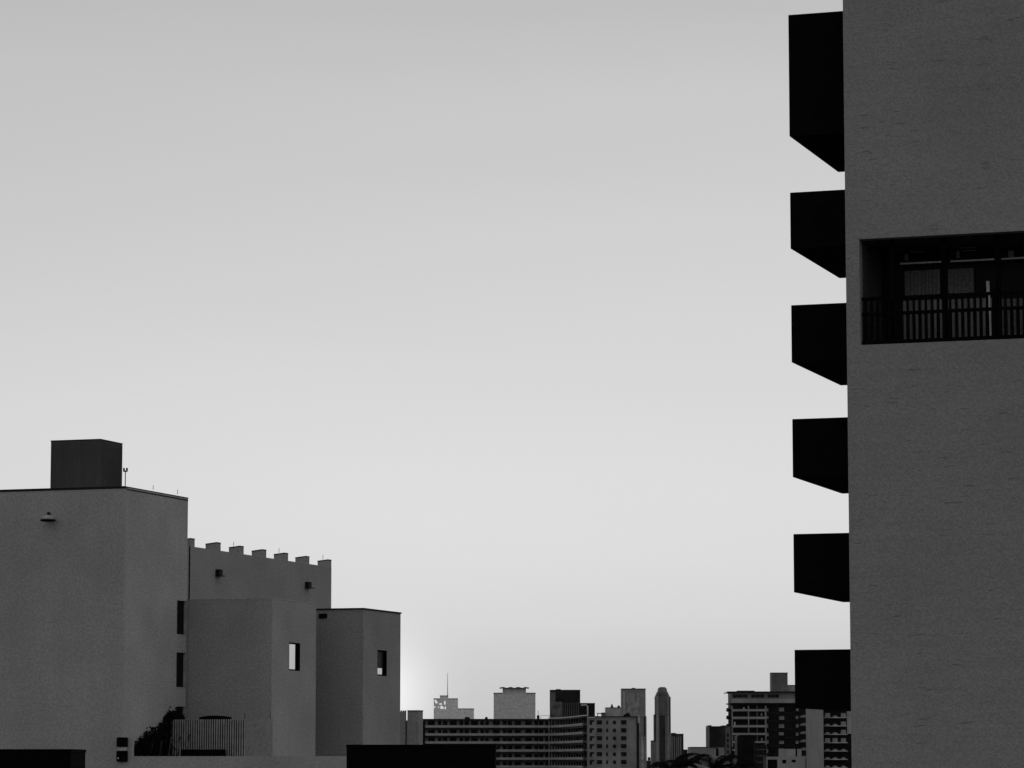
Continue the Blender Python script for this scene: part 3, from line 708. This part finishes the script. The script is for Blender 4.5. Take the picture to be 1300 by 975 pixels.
# first bay of the long block: dark gap at its left end
part('side_recess', MB().box(line[0][0] - .01, line[0][0] + .9, 1198.2, 1199.9, 0, zR - .3), M_BLACK, r)
# end wall windows
D = 1108
first = {}
for k in range(6):
    y = 914.3 + k * 10.1
    for a, b, h in ((757.6, 764.4, 5.6), (769.6, 772, 4.6), (778.2, 782, 4.4), (788.3, 795.3, 5.6)):
        yy = y + (5.6 - h) * .5
        x0, z1 = onY(a, yy, D); x1, z0 = onY(b, yy + h, D)
        wq = part('window', MB().box(x0, x1, 1107.93, 1108.2, z0, z1), M_GLASS, r)
        if h == 5.6: part('sill', MB().box(x0 - .12, x1 + .12, 1107.7, 1107.98, z0 - .22, z0 - .02), fm(.19), wq)
    x0, z1 = onY(748.6, y, D); x1, z0 = onY(751.6, y + 6, D); x2, zm_ = onY(754.4, y + 2.2, D)
    part('window', MB().box(x0, x1, 1107.93, 1108.2, z0, z1).box(x1 + .01, x2, 1107.93, 1108.2, zm_, z1), M_GLASS, r)
for px, yb, lab in ((592, 914, 0), (594.5, 914, 0), (617.5, 914, 0)):
    x, z = onY(px, 913.9, 1204); part('vent_stack', MB().lathe((x, 1204, zR + .55), [(.55, 0), (.5, .5), (.2, .8)], 8), M_BLACK, r)
x, z = onY(683.2, 913, 1204); part('roof_mast', MB().tube([(x, 1204, zR + .5), (x, 1204, onY(683.2, 902, 1204)[1])], .10, 6).box(x-.5, x+.5, 1203.7, 1204.2, zR+.55, zR+1.9), M_METAL, r)
x2 = onY(697, 913, 1204)[0]; z2_ = onY(690, 908.5, 1204)[1]
part('roof_rail', MB().tube([(x + 1, 1204, z2_), (x2 + 2, 1204, z2_)], .07, 6).tube([(x + 1, 1204, zR + .5), (x + 1, 1204, z2_)], .06, 6).tube([(x2, 1204, zR + .5), (x2, 1204, z2_)], .06, 6), M_METAL, r)
m = MB()
for px, y in ((800, 905.5), (797.5, 907)): x, z = onY(px - 3, y, 1111); m.lathe((x, 1111, onY(780, 909.3, 1108)[1]), [(.9, 0), (.8, .5), (.3, z - onY(780, 909.3, 1108)[1] + .1)], 8)
part('vent_stack', m, M_BLACK, r)

# mid rise with long balconies -------------------------------------------------
D = 1150
r = far('balconied_building', 'dark mid rise with long pale balcony fronts and a square roof hut', 'building', D, 965)
part('wall', pbox(MB(), 928, 1026.5, 879.4, None, D, 0, 16), fm(.018, .2), r)
part('roof', pbox(MB(), 922.6, 1026.5, 877.9, 879.3, D, 2.2, 17), M_COPE, r)
part('roof_ridge', pbox(MB(), 936.5, 958.5, 876.6, 877.8, D, -2, 6), M_BLACK, r)
part('roof_hut', pbox(MB(), 979.8, 1000.8, 854.4, 877.8, D, -3, 9), fm(.08), r); part('hut_coping', pbox(MB(), 979.3, 1001.2, 853.5, 854.35, D, -2.9, 9.2), M_COPE, r)
part('roof_hut', pbox(MB(), 1001, 1026, 870, 877.8, D, -4, 9), fm(.17), r); part('hut_coping', pbox(MB(), 1001.3, 1026.3, 869.2, 869.95, D, -3.9, 9.2), M_COPE, r)
part('top_wall', pbox(MB(), 928.2, 1026.4, 879.5, 886.8, D, .5, -.01), fm(.12), r)
for a, b in ((930.3, 948.8), (953.6, 970.3), (974.3, 988.6)):
    wq = part('window', pbox(MB(), a, b, 881.6, 885.8, D, .6, -.4), M_GLASS, r)
    for t in (.33, .66): part('mullion', pbox(MB(), a + (b-a)*t - .15, a + (b-a)*t + .15, 881.7, 885.7, D, .65, -.61), fm(.14), wq)
part('balcony_front', pbox(MB(), 928.2, 1026.4, 887.0, 892.4, D, 1.0, -.01), fm(.17), r)
part('roof', pbox(MB(), 921.8, 1026.4, 893.2, 894.6, D, 2.4, -.01), M_BLACK, r)
for k, (y0, y1) in enumerate(((900.4, 903.0), (910.0, 912.8), (920.6, 923.4), (930.6, 933), (941, 943), (951, 953))):
    part('balcony_front', pbox(MB(), 929.2, 971.4, y0, y1, D, 1.9, -1.6), fm(.19), r)
    part('balcony_slab', pbox(MB(), 927.8, 971.4, y1 + .05, y1 + .8, D, 1.85, -.01), M_COPE, r)
    if k < 4:
        part('side_balcony', pbox(MB(), 923.2, 927.9, y0 - .6, y1 + .3, D, -1, 5), M_BLACK, r)
        part('side_balcony_front', pbox(MB(), 923.2, 925.2, y0 - 1.6, y0 - .65, D, -1, 5), M_BLACK, r)
for px, wd in ((928.6, 1.1), (949.3, 1.1), (970.8, 1.5)): part('pier', pbox(MB(), px, px + wd, 896, 948 if px < 950 else 962, D, 1.95, -.01), fm(.15), r)
for px in (960.5,): part('pier', pbox(MB(), px, px + .6, 896, 940, D, 1.2, -.01), fm(.13), r)
rr = random.Random(11)
for k in range(6):
    y = 897 + k * 10.4
    for px, ww in ((972.6, 2.4), (988.6, 6.2), (1010.2, 3.0)):
        part('bay_panel', pbox(MB(), px + rr.uniform(-.3,.3), px + ww + rr.uniform(-.4,.4), y + 1 + rr.uniform(0,1), y + 5.5 + rr.uniform(-.5,1.5), D, 1.3, -.01), fm(.11, .3), r)
    part('balcony_front', pbox(MB(), 974.6, 988.2, y + 7.6, y + 8.4, D, 1.5, -1.2), fm(.045), r); part('balcony_front', pbox(MB(), 996, 1009, y + 7.6, y + 8.4, D, 1.5, -1.2), fm(.045), r)
    # scalloped balconies
    m = MB(); x0 = onY(1014.8, y + 5, D)[0]; x1 = onY(1025.8, y + 5, D)[0]; zb_ = onY(1020, y + 14, D)[1]; n = 8; vs = []
    pts = [(x0 + (x1-x0)*i/n, zb_ + .35 + .62 * math.sin(math.pi * i / n)) for i in range(n+1)] + [(x1, zb_), (x0, zb_)]
    q = len(pts); m.add([(x, D - 1.6, z) for x, z in pts] + [(x, D - 1.3, z) for x, z in pts], [tuple(range(q)), tuple(range(q, 2*q))[::-1]] + [(i, (i+1)%q, q+(i+1)%q, q+i) for i in range(q)])
    part('balcony_front', m, fm(.12), r)
part('plant_pot', MB().lathe((onY(944, 899, D)[0], D - 1.2, onY(944, 900.3, D)[1]), [(.25, 0), (.4, .35), (.2, .6)], 8), M_PALE, r)
part('white_panel', pbox(MB(), 931.9, 933.1, 916.6, 920.4, D, 1.2, -.9), M_WHITE, r)  # small white panel set behind the balcony fronts
for px, y in ((965.5, 905.5), (965.8, 937)): part('drying_cloth', pbox(MB(), px, px + 2, y, y + 3.5, D, 1.2, -1.0), fm(.15, .3), r)

# pale slab + balcony stack right of it
D = 1080
r = far('balconied_building', 'block with a blank pale end slab and stacked balconies close against the big tower', 'building', D, 1053)
part('wall', pbox(MB(), 1044.2, 1085, 880, None, D, 0, 14), fm(.015, .2), r)
part('end_slab', pbox(MB(), 1027.6, 1044, 880, None, D, 2.5, 14), fm(.165, .05), r)
part('end_column', pbox(MB(), 1074.6, 1080.5, 880, 931.6, D, .6, -.01), fm(.22), r)
for k in range(8):
    y = 900.0 + k * 10.6
    bf = part('balcony_slab', pbox(MB(), 1044.2, 1075.6, y, y + 1.0, D, 1.9, -.01), fm(.20), r)
    for j, px in enumerate((1046.6, 1056.2, 1066.8)):
        tall = (k in (1, 4) and j != 1) or (k == 4) or (k in (2, 3) and j == 2)
        h = 5.2 if tall else 2.2
        x0 = onY(px, y, D)[0]; x1 = onY(px + 7, y, D)[0]; z0 = onY(px, y - .1, D)[1]; z1 = onY(px, y - h, D)[1]; e = (x1 - x0) * (.08 if tall else .25)
        m = MB().add([(x0,D-1.5,z0),(x1,D-1.5,z0),(x1-e,D-1.5,z1),(x0+e,D-1.5,z1),(x0,D-1.2,z0),(x1,D-1.2,z0),(x1-e,D-1.2,z1),(x0+e,D-1.2,z1)], [(0,1,2,3),(7,6,5,4),(0,4,5,1),(1,5,6,2),(2,6,7,3),(3,7,4,0)])
        part('railing_panel', m, fm(.15, .25), bf)
# dark textured block left of the mid rise
D = 1000
r = far('distant_building', 'dark rough textured block with a dipped roofline left of the balconied mid rise', 'building', D, 911)
part('wall', pbox(MB(), 899, 920.6, 922.3, None, D, 0, 12), fm(.035, .5), r)
part('parapet', pbox(MB(), 898.8, 903.4, 920.7, 922.2, D, -.1, 12), M_COPE, r); part('parapet', pbox(MB(), 917.5, 927.5, 920.9, 922.2, D, -.1, 12), M_COPE, r); part('parapet', pbox(MB(), 903.6, 917.3, 921.9, 922.25, D, .2, 12), M_COPE, r)
part('stair_strip', pbox(MB(), 920.7, 927.4, 922.3, None, D, -.4, 12), fm(.075, .3), r)
m = MB()
for k in range(4): m = MB(); pbox(m, 923.2, 925.4, 931 + k * 7, 935.5 + k * 7, D, -.35, -.2 + .6); part('window', m, M_BLACK, r)
part('edge_strip', pbox(MB(), 899.0, 900.6, 923, 975, D, .3, -.01), fm(.09), r)
# low building behind palms
D = 700
r = far('low_building', 'low grey flat roofed building behind the palm fronds', 'building', D, 893)
part('wall', pbox(MB(), 877, 909, 949.3, None, D, 0, 12), fm(.125), r); part('coping', pbox(MB(), 876.8, 898, 948.2, 949.2, D, .1, 12), M_COPE, r)
part('wall', pbox(MB(), 912.6, 920, 949, None, D, -.5, 10), fm(.14), r); part('gap_wall', pbox(MB(), 909.1, 912.5, 949.5, None, D, -2, 10), M_BLACK, r)
part('coping', pbox(MB(), 898.2, 909.2, 949.4 - .35, 949.28, D, .1, 12), M_COPE, r)
D = 560
r = far('low_building', 'pale low building nearest behind the palms with a plain parapet', 'building', D, 907)
part('wall', pbox(MB(), 880.5, 934.5, 960.8, None, D, 0, 12), fm(.155), r); part('coping', pbox(MB(), 880.3, 934.8, 960.1, 960.75, D, .15, 12), fm(.22), r)
# netted dark blocks
D = 850
r = far('distant_building', 'almost black netted block with small bumps on its roof before the balconied mid rise', 'building', D, 946)
part('wall', pbox(MB(), 935.8, 958.5, 934.2, None, D, 0, 10), fm(.014, .5), r); part('roof_edge', pbox(MB(), 937.5, 957.5, 932.9, 934.15, D, 0, 10), M_BLACK, r)
part('lower_wing', pbox(MB(), 958.6, 973, 945.4, None, D, 0, 10), fm(.03, .6), r)
for k in range(3): part('floor_line', pbox(MB(), 960, 972, 951 + 8*k, 952 + 8*k, D, .3, -.01), fm(.06), r)
for k in range(2): part('floor_line', pbox(MB(), 957.0, 958.2, 940 + 16*k, 954 + 16*k, D, .3, -.01), fm(.05), r)
# pale low house
D = 620
r = far('low_house', 'small pale flat roofed house with two square windows and a raised roof hut', 'house', D, 1000)
ws = []
def hh(a, b, y0, y1): return (onY(a, 965, D)[0], onY(b, 965, D)[0], onY(a, y1, D)[1], onY(a, y0, D)[1])
part('wall', MB().wall('u', D, D + .3, onY(987.4, 965, D)[0], onY(1022.5, 965, D)[0], 0, onY(1000, 960.4, D)[1], [hh(993, 998.2, 964.6, 969.2), hh(1005, 1010.4, 964.6, 967.8)]), fm(.165), r)
part('wall', MB().wall('u', D, D + .3, onY(973.2, 965, D)[0], onY(987.4, 965, D)[0] - .002, 0, onY(1000, 960.6, D)[1], [hh(974.4, 986.8, 964.3, 985)]), fm(.15), r)
for h in (hh(993, 998.2, 964.6, 969.2), hh(1005, 1010.4, 964.6, 967.8), hh(974.4, 986.8, 964.3, 985)): part('window', MB().box(h[0]+.01, h[1]-.01, D + .2, D + .26, h[2]+.01, h[3]-.01), M_BLACK, r)
part('rear_block', pbox(MB(), 973.3, 1022.4, 960.9, None, D, -.31, 9), M_COPE, r)
part('roof_hut', pbox(MB(), 991, 1010.4, 950.7, 960.3, D, -1, 5), fm(.16), r); part('roof_hut', pbox(MB(), 1012.6, 1018, 950.8, 960.3, D, -1, 5), fm(.15), r)
part('roof_hut_gap', pbox(MB(), 1010.5, 1012.5, 948.5, 960.3, D, -1.4, 5), M_BLACK, r)

# ================================================================== PALMS
def palm(px, py, D, lean, seed, lab, size=1.0):
    rd = random.Random(seed); x, z = onY(px, py, D)
    rt_ = root('palm_tree', lab, 'palm', (x - lean, D, 0), group='palms low between the far buildings')
    part('trunk', MB().tube([(x - lean, D, 0), (x - lean*.7, D, z*.5), (x - lean*.2, D, z*.85), (x, D, z - .1)], .24, 10, .12), M_TRUNK, rt_, True)
    for k in range(11):
        az = k * 2.399 + rd.uniform(-.3, .3); el = rd.uniform(.15, 1.15); ln = size * rd.uniform(2.2, 3.0)
        d = Vector((math.cos(az) + .75, math.sin(az), 0)); d.normalize()
        m = MB(); n = 12; p = Vector((x, D, z)); sp = []
        for i in range(n + 1):
            t = i / n; sp.append(p.copy()); e = el - 1.5 * t ** 1.5
            p += (d * math.cos(e) + Vector((0, 0, math.sin(e)))) * ln / n
        m.tube([tuple(q) for q in sp], .035, 5, .01)
        side_ = d.cross(Vector((0,0,1)))
        for i in range(1, n * 4):
            t = i / (n * 4); j = min(n-1, int(t * n)); q = sp[j].lerp(sp[j+1], t*n - j); tg = (sp[j+1] - sp[j]).normalized()
            L_ = size * .75 * math.sin(math.pi * min(1, t * .85 + .12)) + .12
            for s_ in (-1, 1):
                dr = (side_ * s_ * .8 + tg * .7 + Vector((.25, 0, -.35 - rd.random()*.3))).normalized(); a = q - tg*.035; b = q + tg*.035; c = q + dr * L_
                k0 = len(m.v); m.v += [tuple(a), tuple(b), tuple(c)]; m.f.append((k0, k0+1, k0+2))
        part('frond', m, M_FOL, rt_)
palm(850, 976, 250, 1.2, 2, 'leftmost black palm crown, under the slender stepped tower', 1.0)
palm(870, 972, 262, .6, 5, 'black palm crown second from left, before the ribbed mid rise block', .85)
palm(903, 981, 235, .9, 8, 'black palm crown in front of the pale low building', 1.0)
palm(929, 978, 255, -.5, 12, 'rightmost black palm crown beside the netted block', .8)
print('balcony windows', cnt)
